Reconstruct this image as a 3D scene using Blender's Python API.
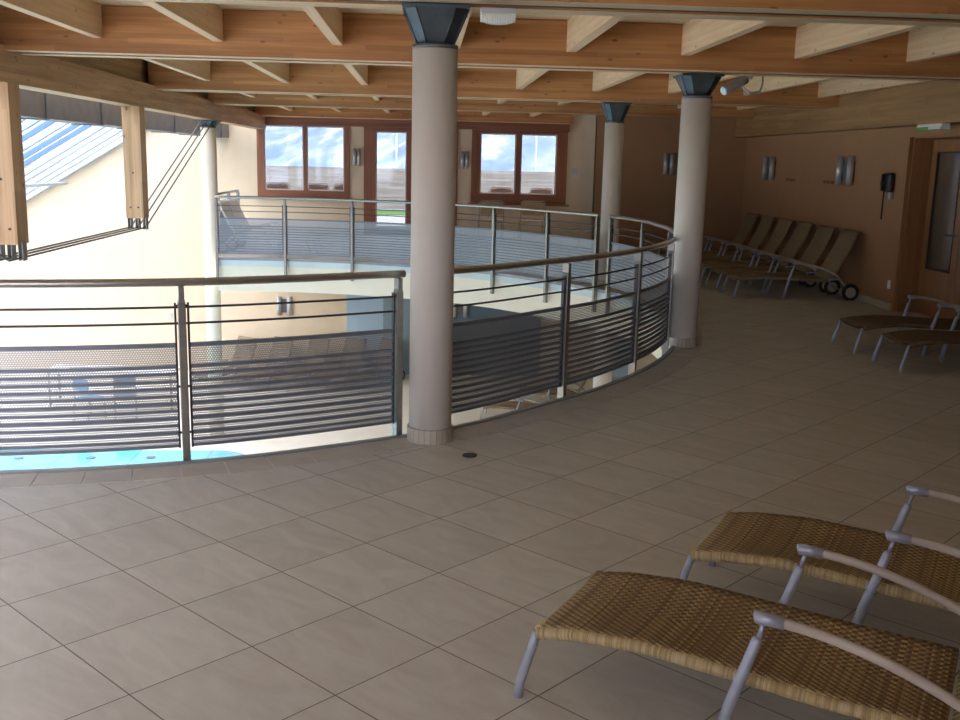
import bpy, bmesh, math, random
from mathutils import Vector, Matrix
random.seed(7)
PI = math.pi
C = bpy.context.scene.collection
for o in list(bpy.data.objects): bpy.data.objects.remove(o)

# ------------------------------------------------------------------ camera
def make_camera():
    f, p, r, y = 1005.0, math.radians(11.25), math.radians(-1.35), math.radians(3.25)
    cam = bpy.data.cameras.new('camera'); cam.sensor_width = 36; cam.lens = f / 960 * 36
    cam.clip_end = 5000; cam.clip_start = .05
    o = bpy.data.objects.new('camera', cam); C.objects.link(o)
    fw = Vector((math.sin(y)*math.cos(p), math.cos(y)*math.cos(p), -math.sin(p)))
    rt = Vector((math.cos(y), -math.sin(y), 0)); dn = fw.cross(rt)
    r2 = math.cos(r)*rt + math.sin(r)*dn; d2 = -math.sin(r)*rt + math.cos(r)*dn
    m = Matrix((r2, -d2, -fw)).transposed().to_4x4(); m.translation = Vector((0, 0, 1.80))
    o.matrix_world = m
    bpy.context.scene.camera = o
make_camera()
# ------------------------------------------------------------------ world
WORLD_STRENGTH = 1.0
EXPOSURE = 2.4
w = bpy.data.worlds.new('sky'); bpy.context.scene.world = w; w.use_nodes = True
nt = w.node_tree; nt.nodes.clear()
tc = nt.nodes.new('ShaderNodeTexCoord'); mp = nt.nodes.new('ShaderNodeMapping'); mp.inputs['Scale'].default_value = (1, 1, 2.2)
nz = nt.nodes.new('ShaderNodeTexNoise'); nz.inputs['Scale'].default_value = 2.6; nz.inputs['Detail'].default_value = 5
cr = nt.nodes.new('ShaderNodeValToRGB'); cr.color_ramp.elements[0].position = .36; cr.color_ramp.elements[1].position = .56
cr.color_ramp.elements[0].color = (.60, .70, 1.0, 1); cr.color_ramp.elements[1].color = (1.0, .955, .95, 1)
bg = nt.nodes.new('ShaderNodeBackground'); bg.inputs['Strength'].default_value = WORLD_STRENGTH * 2.2
wo = nt.nodes.new('ShaderNodeOutputWorld')
nt.links.new(tc.outputs['Generated'], mp.inputs[0]); nt.links.new(mp.outputs[0], nz.inputs[0])
nt.links.new(nz.outputs[0], cr.inputs[0]); nt.links.new(cr.outputs[0], bg.inputs[0]); nt.links.new(bg.outputs[0], wo.inputs[0])
vs = bpy.context.scene.view_settings
vs.view_transform = 'Standard'; vs.look = 'None'; vs.gamma = 1; vs.use_curve_mapping = False
vs.exposure = EXPOSURE

def portal(name, loc, sx, sy, direction):
    l = bpy.data.lights.new(name, 'AREA'); l.shape = 'RECTANGLE'; l.size = sx; l.size_y = sy
    l.cycles.is_portal = True
    o = bpy.data.objects.new(name, l); C.objects.link(o); o.location = loc
    o.rotation_euler = Vector(direction).to_track_quat('-Z', 'Y').to_euler()
    return o
SL = .61; SA = math.atan(SL)                          # slope of the glass roof
def roofz(x): return 2.05 + SL * (x + 7.05)
o = portal('daylight_opening_roof', (-8.5, 10.1, roofz(-8.5) - .25), 1, 1, (math.sin(SA), 0, -math.cos(SA)))
# local X along world Y, local Y along the slope
zax = -Vector((math.sin(SA), 0, -math.cos(SA))); xax = Vector((0, 1, 0)); yax = zax.cross(xax)
mm = Matrix((xax, yax, zax)).transposed().to_4x4(); mm.translation = o.location.copy()
o.matrix_world = mm; o.data.size = 28.0; o.data.size_y = 10.6
portal('daylight_opening_window', (-2.85, 24.13, 1.75), 2.0, 1.6, (0, -1, 0))
portal('daylight_opening_door', (-.35, 24.13, 1.3), 2.0, 2.4, (0, -1, 0))
portal('daylight_opening_window', (2.2, 24.13, 1.75), 2.0, 1.6, (0, -1, 0))

portal('daylight_opening_front', (-5.35, -3.9, 1.5), 7.2, 2.4, (0, 1, 0))  # portal of the added window band behind the viewer

# ------------------------------------------------------------------ materials
def nodemat(name):
    m = bpy.data.materials.new(name); m.use_nodes = True
    nt = m.node_tree; b = nt.nodes['Principled BSDF']
    return m, nt, b
def N(nt, t, **kw):
    n = nt.nodes.new(t)
    for k, v in kw.items():
        if k.startswith('i_'): n.inputs[k[2:].replace('_', ' ')].default_value = v
        else: setattr(n, k, v)
    return n
def L(nt, a, b): nt.links.new(a, b)
def coords(nt, scale=(1, 1, 1), kind='Object', rot=(0, 0, 0)):
    t = N(nt, 'ShaderNodeTexCoord'); m = N(nt, 'ShaderNodeMapping'); m.inputs['Scale'].default_value = scale; m.inputs['Rotation'].default_value = rot
    L(nt, t.outputs[kind], m.inputs[0]); return m.outputs[0]
def ramp(nt, fac, stops):
    r = N(nt, 'ShaderNodeValToRGB'); e = r.color_ramp.elements
    while len(e) < len(stops): e.new(.5)
    for k, (p, c) in enumerate(stops):
        e[k].position = p; e[k].color = (*c, 1) if len(c) == 3 else c
    L(nt, fac, r.inputs[0]); return r.outputs[0]
def math_(nt, op, a, b=None, c=None):
    n = N(nt, 'ShaderNodeMath', operation=op)
    for k, v in enumerate((a, b, c)):
        if v is None: continue
        if isinstance(v, (int, float)): n.inputs[k].default_value = v
        else: L(nt, v, n.inputs[k])
    return n.outputs[0]
def mixc(nt, fac, a, b, mode='MIX'):
    n = N(nt, 'ShaderNodeMix', data_type='RGBA', blend_type=mode)
    for k, v in ((0, fac), (6, a), (7, b)):
        if isinstance(v, (int, float)): n.inputs[k].default_value = v
        elif isinstance(v, tuple): n.inputs[k].default_value = (*v, 1)
        else: L(nt, v, n.inputs[k])
    return n.outputs[2]
def bump(nt, b, h, dist=.002, strength=.5):
    n = N(nt, 'ShaderNodeBump'); n.inputs['Strength'].default_value = strength; n.inputs['Distance'].default_value = dist
    L(nt, h, n.inputs['Height']); L(nt, n.outputs[0], b.inputs['Normal'])

def paint(name, col, rough=.7, var=.06, metal=0, scale=3, bmp=0):
    m, nt, b = nodemat(name)
    nz = N(nt, 'ShaderNodeTexNoise', i_Scale=scale, i_Detail=4.0); L(nt, coords(nt), nz.inputs[0])
    d = tuple(c * (1 - var) for c in col); u = tuple(min(1, c * (1 + var)) for c in col)
    L(nt, ramp(nt, nz.outputs[0], [(.3, d), (.7, u)]), b.inputs['Base Color'])
    b.inputs['Roughness'].default_value = rough; b.inputs['Metallic'].default_value = metal
    if bmp:
        n2 = N(nt, 'ShaderNodeTexNoise', i_Scale=120.0, i_Detail=2.0); L(nt, coords(nt), n2.inputs[0]); bump(nt, b, n2.outputs[0], .001, bmp)
    return m
def wood(name, axis, c_lo, c_hi, knots=.5, lam=0, rough=.55, bands=1.0):
    m, nt, b = nodemat(name)
    sc = [9, 9, 9]; sc[axis] = .55
    nz = N(nt, 'ShaderNodeTexNoise', i_Scale=bands, i_Detail=6.0, i_Distortion=.6); L(nt, coords(nt, tuple(sc)), nz.inputs[0])
    col = ramp(nt, nz.outputs[0], [(.28, c_lo), (.5, tuple((a + c) / 2 for a, c in zip(c_lo, c_hi))), (.72, c_hi)])
    s2 = [60, 60, 60]; s2[axis] = 1.5
    n2 = N(nt, 'ShaderNodeTexNoise', i_Scale=1.0, i_Detail=3.0); L(nt, coords(nt, tuple(s2)), n2.inputs[0])
    col = mixc(nt, .35, col, ramp(nt, n2.outputs[0], [(.3, (.62, .55, .5)), (.65, (1, 1, 1))]), 'MULTIPLY')
    if lam:
        # glued lamellas: each layer has its own tone; layers stack along z
        t = N(nt, 'ShaderNodeTexCoord'); s = N(nt, 'ShaderNodeSeparateXYZ'); L(nt, t.outputs['Object'], s.inputs[0])
        k = math_(nt, 'FLOOR', math_(nt, 'DIVIDE', s.outputs[lam - 1], .045))
        seg = math_(nt, 'FLOOR', math_(nt, 'DIVIDE', math_(nt, 'ADD', s.outputs[axis], math_(nt, 'MULTIPLY', k, .73)), 2.1))
        wn = N(nt, 'ShaderNodeTexWhiteNoise', noise_dimensions='2D'); cb = N(nt, 'ShaderNodeCombineXYZ')
        L(nt, k, cb.inputs[0]); L(nt, seg, cb.inputs[1]); L(nt, cb.outputs[0], wn.inputs['Vector'])
        col = mixc(nt, 1.0, col, ramp(nt, wn.outputs[0], [(0, (.78, .74, .70)), (1, (1.05, 1.03, 1.0))]), 'MULTIPLY')
    if knots:
        s3 = [8.5, 8.5, 8.5]; s3[axis] = 4.0
        v = N(nt, 'ShaderNodeTexVoronoi', i_Scale=1.0); L(nt, coords(nt, tuple(s3)), v.inputs['Vector'])
        kf = ramp(nt, v.outputs['Distance'], [(.07, (1, 1, 1)), (.14, (0, 0, 0))])
        col = mixc(nt, math_(nt, 'MULTIPLY', kf, knots), col, (.16, .07, .03))
    L(nt, col, b.inputs['Base Color']); b.inputs['Roughness'].default_value = rough
    bump(nt, b, n2.outputs[0], .0008, .3)
    return m

def tile_mat():
    m, nt, b = nodemat('stone_tile')
    T = .497
    T = .49
    t = N(nt, 'ShaderNodeTexCoord')
    def along(d, off):
        n = N(nt, 'ShaderNodeVectorMath', operation='DOT_PRODUCT'); L(nt, t.outputs['Object'], n.inputs[0]); n.inputs[1].default_value = d
        return math_(nt, 'DIVIDE', math_(nt, 'SUBTRACT', n.outputs['Value'], off), T)
    u = along((math.sin(math.radians(46)), math.cos(math.radians(46)), 0), 1.985 - T * 40)
    v = along((-math.sin(math.radians(44)), math.cos(math.radians(44)), 0), 2.96 - T * 40)
    mp = N(nt, 'ShaderNodeMapping'); mp.inputs['Rotation'].default_value = (0, 0, math.radians(46)); L(nt, t.outputs['Object'], mp.inputs[0])
    iu = math_(nt, 'FLOOR', u); iv = math_(nt, 'FLOOR', v)
    def edge(x): f = math_(nt, 'FRACT', x); return math_(nt, 'MINIMUM', f, math_(nt, 'SUBTRACT', 1.0, f))
    e = math_(nt, 'MINIMUM', edge(u), edge(v))
    g = math_(nt, 'LESS_THAN', e, .0055)
    wn = N(nt, 'ShaderNodeTexWhiteNoise', noise_dimensions='2D'); cb = N(nt, 'ShaderNodeCombineXYZ'); L(nt, iu, cb.inputs[0]); L(nt, iv, cb.inputs[1]); L(nt, cb.outputs[0], wn.inputs['Vector'])
    # veining differs from tile to tile
    ad = N(nt, 'ShaderNodeVectorMath', operation='ADD'); L(nt, mp.outputs[0], ad.inputs[0])
    ml = N(nt, 'ShaderNodeVectorMath', operation='SCALE'); L(nt, wn.outputs['Color'], ml.inputs[0]); ml.inputs['Scale'].default_value = 30
    L(nt, ml.outputs[0], ad.inputs[1]); m2 = N(nt, 'ShaderNodeMapping'); m2.inputs['Scale'].default_value = (2.0, 5.5, 1); L(nt, ad.outputs[0], m2.inputs[0])
    nz = N(nt, 'ShaderNodeTexNoise', i_Scale=1.3, i_Detail=8.0, i_Roughness=.62, i_Distortion=1.2); L(nt, m2.outputs[0], nz.inputs[0])
    col = ramp(nt, nz.outputs[0], [(.25, (.55, .525, .49)), (.5, (.63, .605, .57)), (.75, (.71, .69, .65))])
    col = mixc(nt, 1.0, col, ramp(nt, wn.outputs['Value'], [(0, (.95, .95, .95)), (1, (1.03, 1.04, 1.04))]), 'MULTIPLY')
    col = mixc(nt, g, col, (.18, .165, .16))
    L(nt, col, b.inputs['Base Color']); b.inputs['Roughness'].default_value = .42
    b.inputs['Specular IOR Level'].default_value = .35
    bump(nt, b, math_(nt, 'SUBTRACT', 1.0, g), .001, .6)
    return m
TOFF = (0.0, 0.0)

def weave_mat(name, c_dark, c_mid, c_yel, cell=.0095):
    m, nt, b = nodemat(name)
    t = N(nt, 'ShaderNodeTexCoord'); s = N(nt, 'ShaderNodeSeparateXYZ'); L(nt, t.outputs['UV'], s.inputs[0])
    u = math_(nt, 'DIVIDE', s.outputs[0], cell); v = math_(nt, 'DIVIDE', s.outputs[1], cell * .8)
    iu = math_(nt, 'FLOOR', u); iv = math_(nt, 'FLOOR', v)
    # 2/2 twill, the diagonal turns back every twenty strands (herringbone)
    zig = math_(nt, 'MULTIPLY', iv, 1.0)
    k = math_(nt, 'FLOORED_MODULO', math_(nt, 'ADD', iu, zig), 4.0)
    k2 = math_(nt, 'FLOORED_MODULO', math_(nt, 'ADD', math_(nt, 'FLOOR', math_(nt, 'DIVIDE', iu, 2.0)), math_(nt, 'FLOOR', math_(nt, 'DIVIDE', iv, 2.0))), 2.0)
    far = math_(nt, 'GREATER_THAN', s.outputs[1], -.03)
    over = math_(nt, 'ADD', math_(nt, 'MULTIPLY', math_(nt, 'LESS_THAN', k, 2.0), math_(nt, 'SUBTRACT', 1.0, far)), math_(nt, 'MULTIPLY', math_(nt, 'LESS_THAN', k2, 1.0), far))
    fu = math_(nt, 'SUBTRACT', math_(nt, 'FRACT', u), .5); fv = math_(nt, 'SUBTRACT', math_(nt, 'FRACT', v), .5)
    su = math_(nt, 'SUBTRACT', 1.0, math_(nt, 'MULTIPLY', math_(nt, 'MULTIPLY', fu, fu), 3.6))
    sv = math_(nt, 'SUBTRACT', 1.0, math_(nt, 'MULTIPLY', math_(nt, 'MULTIPLY', fv, fv), 3.6))
    h = N(nt, 'ShaderNodeMix', data_type='FLOAT'); L(nt, over, h.inputs[0]); L(nt, su, h.inputs[2]); L(nt, sv, h.inputs[3])
    wn = N(nt, 'ShaderNodeTexWhiteNoise', noise_dimensions='1D'); L(nt, math_(nt, 'ADD', math_(nt, 'MULTIPLY', iu, 1.37), math_(nt, 'MULTIPLY', over, 9.1)), wn.inputs['W'])
    a = mixc(nt, wn.outputs['Value'], c_mid, c_yel)
    a2 = mixc(nt, wn.outputs['Value'], c_dark, c_mid)
    col = mixc(nt, over, a2, a)
    L(nt, mixc(nt, 1.0, col, ramp(nt, h.outputs[0], [(.1, (.35, .33, .3)), (.8, (1, 1, 1))]), 'MULTIPLY'), b.inputs['Base Color'])
    b.inputs['Roughness'].default_value = .5
    bump(nt, b, h.outputs[0], .003, .8)
    return m
def wrap_mat(name, cols, pitch=.0065):
    m, nt, b = nodemat(name)
    t = N(nt, 'ShaderNodeTexCoord'); s = N(nt, 'ShaderNodeSeparateXYZ'); L(nt, t.outputs['UV'], s.inputs[0])
    u = math_(nt, 'DIVIDE', s.outputs[0], pitch); iu = math_(nt, 'FLOOR', u); fu = math_(nt, 'SUBTRACT', math_(nt, 'FRACT', u), .5)
    h = math_(nt, 'SUBTRACT', 1.0, math_(nt, 'MULTIPLY', math_(nt, 'MULTIPLY', fu, fu), 3.5))
    wn = N(nt, 'ShaderNodeTexWhiteNoise', noise_dimensions='1D'); L(nt, iu, wn.inputs['W'])
    L(nt, ramp(nt, wn.outputs['Value'], [(0, cols[0]), (.5, cols[1]), (1, cols[2])]), b.inputs['Base Color'])
    b.inputs['Roughness'].default_value = .45; bump(nt, b, h, .003, .8)
    return m
def perforated(name, col):
    m, nt, b = nodemat(name)
    t = N(nt, 'ShaderNodeTexCoord'); s = N(nt, 'ShaderNodeSeparateXYZ'); L(nt, t.outputs['UV'], s.inputs[0])
    p = .0145
    v = math_(nt, 'DIVIDE', s.outputs[1], p * .866); iv = math_(nt, 'FLOOR', v)
    u = math_(nt, 'ADD', math_(nt, 'DIVIDE', s.outputs[0], p), math_(nt, 'MULTIPLY', math_(nt, 'FLOORED_MODULO', iv, 2.0), .5))
    fu = math_(nt, 'SUBTRACT', math_(nt, 'FRACT', u), .5); fv = math_(nt, 'SUBTRACT', math_(nt, 'FRACT', v), .5)
    d = math_(nt, 'SQRT', math_(nt, 'ADD', math_(nt, 'MULTIPLY', fu, fu), math_(nt, 'MULTIPLY', fv, fv)))
    hole = math_(nt, 'LESS_THAN', d, .315)
    b.inputs['Base Color'].default_value = (*col, 1); b.inputs['Metallic'].default_value = .5; b.inputs['Roughness'].default_value = .45
    tr = N(nt, 'ShaderNodeBsdfTransparent'); mx = N(nt, 'ShaderNodeMixShader')
    L(nt, hole, mx.inputs[0]); L(nt, b.outputs[0], mx.inputs[1]); L(nt, tr.outputs[0], mx.inputs[2])
    L(nt, mx.outputs[0], nt.nodes['Material Output'].inputs[0])
    return m
def glass_mat(name, tint=(.96, .98, 1.0), refl=.025):
    m, nt, b = nodemat(name); nt.nodes.remove(b)
    tr = N(nt, 'ShaderNodeBsdfTransparent'); tr.inputs[0].default_value = (*tint, 1)
    gl = N(nt, 'ShaderNodeBsdfGlossy'); gl.inputs['Roughness'].default_value = .03
    mx = N(nt, 'ShaderNodeMixShader'); mx.inputs[0].default_value = refl
    L(nt, tr.outputs[0], mx.inputs[1]); L(nt, gl.outputs[0], mx.inputs[2]); L(nt, mx.outputs[0], nt.nodes['Material Output'].inputs[0])
    return m
def water_mat():
    m, nt, b = nodemat('pool_water')
    t = coords(nt); s = N(nt, 'ShaderNodeSeparateXYZ'); L(nt, t, s.inputs[0])
    def edge(x, T): f = math_(nt, 'FRACT', math_(nt, 'DIVIDE', x, T)); return math_(nt, 'LESS_THAN', f, .025)
    g = math_(nt, 'MAXIMUM', edge(s.outputs[0], 1.25), edge(s.outputs[1], 1.25))
    L(nt, mixc(nt, g, (.12, .50, .64), (.09, .36, .48)), b.inputs['Base Color']); b.inputs['Roughness'].default_value = .08
    nz = N(nt, 'ShaderNodeTexNoise', i_Scale=5.0, i_Detail=3.0); L(nt, t, nz.inputs[0]); bump(nt, b, nz.outputs[0], .01, .3)
    return m

M = {}
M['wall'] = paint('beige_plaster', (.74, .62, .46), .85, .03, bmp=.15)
M['wall_dim'] = paint('beige_plaster_shade', (.39, .215, .11), .85, .03, bmp=.15)  # beige plaster with the shade of the dim side put into its colour
M['cream'] = paint('cream_plaster', (.92, .84, .69), .8, .02)
M['column'] = paint('column_plaster', (.70, .635, .57), .75, .03, bmp=.1)
M['tile'] = tile_mat()
M['kerb'] = paint('kerb_metal', (.30, .32, .34), .4, .1, .3)
M['edgeblue'] = paint('edge_strip_pale', (.66, .74, .77), .5, .03)
M['glulamX'] = wood('glulam_crossbeam', 0, (.40, .165, .05), (.62, .32, .125), .75, 3)
M['glulamY'] = wood('glulam_lengthwise', 1, (.46, .27, .13), (.68, .46, .26), .6, 3)
M['glulamR'] = wood('glulam_lengthwise_shade', 1, (.33, .18, .07), (.48, .29, .13), .6, 3)  # darker copy of the lengthwise timber, right side's shade put into its colour
M['glulamZ'] = wood('glulam_upright', 2, (.50, .31, .16), (.72, .50, .30), .8, 1)
M['joist'] = wood('pale_joist', 1, (.66, .43, .24), (.84, .60, .38), .6)
M['board'] = wood('ceiling_board', 0, (.58, .42, .25), (.74, .58, .38), .4)
M['redwood'] = wood('red_brown_timber', 0, (.20, .065, .025), (.33, .12, .05), 0, 0, .4)
M['redwoodZ'] = wood('red_brown_timber_upright', 2, (.20, .065, .025), (.33, .12, .05), 0, 0, .4)
M['doorwood'] = wood('door_timber', 2, (.27, .12, .045), (.40, .20, .085), 0, 0, .45)
M['greywood'] = wood('weathered_board', 0, (.27, .245, .24), (.44, .41, .405), .2, 3, .8)
M['steel'] = paint('brushed_steel', (.31, .295, .27), .38, .08, .85, 20)
M['rail'] = paint('handrail_steel', (.42, .39, .36), .3, .06, .9, 20)
M['darksteel'] = paint('dark_steel', (.07, .07, .08), .45, .1, .5)
M['slat'] = paint('slat_steel', (.20, .22, .26), .5, .08, .4)
M['perf'] = perforated('perforated_sheet', (.33, .36, .41))
M['capital'] = paint('blue_grey_steel', (.075, .095, .11), .45, .2, .5, 8)
M['zinc'] = paint('zinc_duct', (.15, .155, .165), .5, .12, .4, 6)
M['rod'] = paint('tie_rod_steel', (.10, .095, .09), .45, .1, .6)
M['mullion'] = paint('glazing_bar', (.33, .40, .48), .5, .05)
M['mullion_dark'] = paint('glazing_bar_dark', (.10, .18, .32), .5, .05)
M['white'] = paint('white_enamel', (.80, .80, .78), .45, .02)
M['glass'] = glass_mat('window_glass')
M['dimglass'] = glass_mat('dimmed_window_glass', (.56, .57, .58))  # tint darkened to tone down the bright view outside
M['roofglass'] = glass_mat('roof_glass', (.78, .78, .775), .03)
M['water'] = water_mat()
M['lowfloor'] = paint('pale_pool_deck_tile', (.74, .70, .62), .5, .04)
M['paleblue'] = paint('pale_blue_paint', (.42, .58, .74), .7, .03)
M['slateblue'] = paint('slate_blue_paint', (.13, .19, .25), .7, .05)
M['lampmetal'] = paint('lamp_aluminium', (.55, .57, .60), .4, .05, .5)
M['black'] = paint('black_plastic', (.015, .015, .017), .4, .1)
M['rubber'] = paint('black_rubber', (.02, .02, .02), .8, .1)
M['hub'] = paint('wheel_hub', (.40, .33, .24), .6, .1)
M['frame'] = paint('grey_blue_lacquer', (.40, .43, .55), .38, .06, .35, 30)
M['armwood'] = wood('grey_oiled_wood', 0, (.42, .36, .33), (.60, .53, .48), 0, 0, .55, 2)
M['weave'] = weave_mat('brown_rattan_weave', (.13, .075, .035), (.28, .175, .085), (.66, .49, .22))
M['weave_tan'] = weave_mat('tan_woven_fabric', (.24, .17, .095), (.32, .235, .135), (.37, .28, .17), .02)
M['wrap'] = wrap_mat('yellow_rattan_wrap', [(.36, .25, .12), (.50, .38, .20), (.58, .47, .29)])
M['pale_fabric'] = paint('pale_sling_fabric', (.80, .80, .78), .8, .04)
M['tan_seat'] = paint('tan_plywood', (.46, .33, .19), .6, .06)
M['brownwood'] = paint('brown_outdoor_wood', (.13, .07, .045), .6, .12)
M['terrace'] = paint('terrace_paving', (.28, .28, .27), .85, .08)
M['grass'] = paint('lawn_green', (.07, .16, .03), .95, .25, 0, 6)
M['lens'] = paint('clear_ribbed_diffuser', (.78, .80, .76), .2, .05, 0, 40)
M['green'] = paint('exit_green', (.10, .40, .08), .5, .05)
M['collar'] = paint('column_foot_tile', (.50, .44, .37), .6, .1, 0, 12)
M['blueplastic'] = paint('blue_plastic', (.10, .28, .50), .5, .05)
M['sign'] = paint('brown_print', (.28, .13, .08), .7, .05)

def mountain_mat():
    m, nt, b = nodemat('hazy_snowy_mountain')
    nz = N(nt, 'ShaderNodeTexNoise', i_Scale=.045, i_Detail=6.0, i_Roughness=.65); L(nt, coords(nt, (1, 1, 1.6)), nz.inputs[0])
    L(nt, ramp(nt, nz.outputs[0], [(.36, (.13, .20, .37)), (.50, (.21, .28, .42)), (.64, (.46, .48, .56))]), b.inputs['Base Color'])  # bluish haze put into the base colours, pale stops are snow
    b.inputs['Roughness'].default_value = 1
    return m
M['mountain'] = mountain_mat()
M['slope_dark'] = paint('light_block_dark', (.035, .05, .03), 1.0, .3, 0, .08)  # dark surface for the added slope that blocks low sky light

# ------------------------------------------------------------------ mesh helpers
def BM(): return bmesh.new()
def box(bm, x0, y0, z0, x1, y1, z1, mi=0):
    v = [bm.verts.new((x, y, z)) for z in (z0, z1) for y in (y0, y1) for x in (x0, x1)]
    for f in ((0, 2, 3, 1), (4, 5, 7, 6), (0, 1, 5, 4), (2, 6, 7, 3), (0, 4, 6, 2), (1, 3, 7, 5)):
        fa = bm.faces.new([v[i] for i in f]); fa.material_index = mi
def prism(bm, pts, n, mi=0):
    """pts: 3D polygon, extruded by vector n"""
    n = Vector(n); a = [bm.verts.new(p) for p in pts]; b = [bm.verts.new(Vector(p) + n) for p in pts]
    k = len(pts)
    fs = [bm.faces.new(a), bm.faces.new(b[::-1])] + [bm.faces.new((a[i], b[i], b[(i + 1) % k], a[(i + 1) % k])) for i in range(k)]
    for f in fs: f.material_index = mi
    bmesh.ops.recalc_face_normals(bm, faces=fs)
def tube(bm, pts, r, seg=12, mi=0, uv=None, caps=True, sy=1.0, closed=False):
    """sweep a circle along pts; r scalar or list; uv layer gets (length, around)"""
    pts = [Vector(p) for p in pts]; n = len(pts); rs = r if isinstance(r, (list, tuple)) else [r] * n
    rings = []; up = None; acc = 0; lens = []
    for i, p in enumerate(pts):
        if i: acc += (p - pts[i - 1]).length
        lens.append(acc)
        t = (pts[min(i + 1, n - 1)] - pts[max(i - 1, 0)]).normalized()
        if up is None:
            up = Vector((0, 0, 1)) if abs(t.z) < .9 else Vector((1, 0, 0))
        x = t.cross(up).normalized(); up = x.cross(t).normalized()
        rings.append([bm.verts.new(p + x * math.cos(2 * PI * k / seg) * rs[i] + up * math.sin(2 * PI * k / seg) * rs[i] * sy) for k in range(seg)])
    for i in range(n - 1):
        for k in range(seg):
            f = bm.faces.new((rings[i][k], rings[i][(k + 1) % seg], rings[i + 1][(k + 1) % seg], rings[i + 1][k])); f.material_index = mi; f.smooth = True
            if uv:
                for l, (a, bb) in zip(f.loops, ((i, k), (i, k + 1), (i + 1, k + 1), (i + 1, k))): l[uv].uv = (lens[a], bb * .01)
    if caps:
        f = bm.faces.new(rings[0][::-1]); f.material_index = mi
        f = bm.faces.new(rings[-1]); f.material_index = mi
def cyl(bm, p0, p1, r, seg=24, mi=0, r1=None): tube(bm, [p0, p1], [r, r1 if r1 is not None else r], seg, mi)

def link(name, bm, mats, parent=None, bevel=0, loc=None):
    bmesh.ops.recalc_face_normals(bm, faces=[f for f in bm.faces])
    me = bpy.data.meshes.new(name)
    if not isinstance(mats, (list, tuple)): mats = [mats]
    for m in mats: me.materials.append(m)
    if loc is not None: bmesh.ops.translate(bm, verts=bm.verts, vec=-Vector(loc))
    bm.to_mesh(me); bm.free()
    o = bpy.data.objects.new(name, me); C.objects.link(o)
    if loc is not None: o.location = loc
    if parent: o.parent = parent
    if bevel:
        b = o.modifiers.new('bevel', 'BEVEL'); b.width = bevel; b.segments = 2; b.limit_method = 'ANGLE'
    return o
def tag(o, label=None, cat=None, group=None, kind=None):
    if label: o['label'] = label
    if cat: o['category'] = cat
    if group: o['group'] = group
    if kind: o['kind'] = kind
    return o
def struct(name, bm, mats, label=None, parent=None, bevel=0, loc=None):
    o = link(name, bm, mats, parent, bevel, loc)
    if parent is None: tag(o, label, name.split('_')[0], None, 'structure')
    return o
def thing(name, label, cat, loc=(0, 0, 0), rz=0, group=None, kind=None):
    o = bpy.data.objects.new(name, None); C.objects.link(o); o.location = loc; o.rotation_euler = (0, 0, rz)
    o.empty_display_size = .1
    return tag(o, label, cat, group, kind)
def copy_tree(o, parent=None):
    c = o.copy(); C.objects.link(c); c.parent = parent
    for ch in [x for x in o.children]: copy_tree(ch, c)
    return c

# ------------------------------------------------------------------ curve of the void
CX, CY = -3.18, 11.80
T = [(-120, .10), (-75, .10), (-60, .02), (-45, -.13), (-32, -.16), (-20, -.16), (-8, -.14), (3, -.08), (12, .02), (20, .08), (33, 0), (50, .05), (70, 0), (90, -.03), (130, -.03)]
def rr(a):
    for (a0, v0), (a1, v1) in zip(T, T[1:]):
        if a0 <= a <= a1:
            t = (a - a0) / (a1 - a0); t = t * t * (3 - 2 * t); return 6.11 + v0 + (v1 - v0) * t
    return 6.11
def cp(a, off=0, z=0):
    r = rr(a) + off; return Vector((CX + r * math.cos(math.radians(a)), CY + r * math.sin(math.radians(a)), z))
def arc(a0, a1, step=1.5):
    n = max(2, int(abs(a1 - a0) / step) + 1); return [a0 + (a1 - a0) * i / (n - 1) for i in range(n)]
def band(bm, a0, a1, o0, o1, z0, z1, mi=0, step=1.5):
    A = arc(a0, a1, step); prev = None
    for a in A:
        q = [bm.verts.new(cp(a, o0, z0)), bm.verts.new(cp(a, o1, z0)), bm.verts.new(cp(a, o1, z1)), bm.verts.new(cp(a, o0, z1))]
        if prev:
            for k in range(4):
                f = bm.faces.new((prev[k], prev[(k + 1) % 4], q[(k + 1) % 4], q[k])); f.material_index = mi
        else: bm.faces.new(q[::-1]).material_index = mi
        prev = q
    bm.faces.new(prev).material_index = mi

# ------------------------------------------------------------------ floors
ZL = -3.4
bm = BM()
X0, X1, Y0, Y1 = -9.6, 6.5, -4.1, 24.3
def rim(a):
    # where the ray from the centre of the opening meets the slab's outer rectangle
    c, q = math.cos(math.radians(a)), math.sin(math.radians(a)); ts = []
    if c > 1e-6: ts.append((X1 - CX) / c)
    if q > 1e-6: ts.append((Y1 - CY) / q)
    if q < -1e-6: ts.append((Y0 - CY) / q)
    k = min(ts); return Vector((CX + c * k, CY + q * k, 0))
angs = sorted(set(arc(-90, 94.4, 1.5) + [math.degrees(math.atan2(Y0 - CY, X1 - CX)), math.degrees(math.atan2(Y1 - CY, X1 - CX))]))
inner = [cp(a, .07) for a in angs]; outer = [rim(a) for a in angs]
inner.insert(0, Vector((X0, inner[0].y, 0))); outer.insert(0, Vector((X0, Y0, 0)))
H_ = Vector((0, 0, -.58)); n = len(inner)
it = [bm.verts.new(p) for p in inner]; ot = [bm.verts.new(p) for p in outer]; ib = [bm.verts.new(p + H_) for p in inner]; ob = [bm.verts.new(p + H_) for p in outer]
for i in range(n - 1):
    bm.faces.new((it[i], ot[i], ot[i + 1], it[i + 1])).material_index = 0
    for q in ((ib[i], ib[i + 1], ob[i + 1], ob[i]), (it[i], it[i + 1], ib[i + 1], ib[i]), (ot[i], ob[i], ob[i + 1], ot[i + 1])): bm.faces.new(q).material_index = 1
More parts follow.
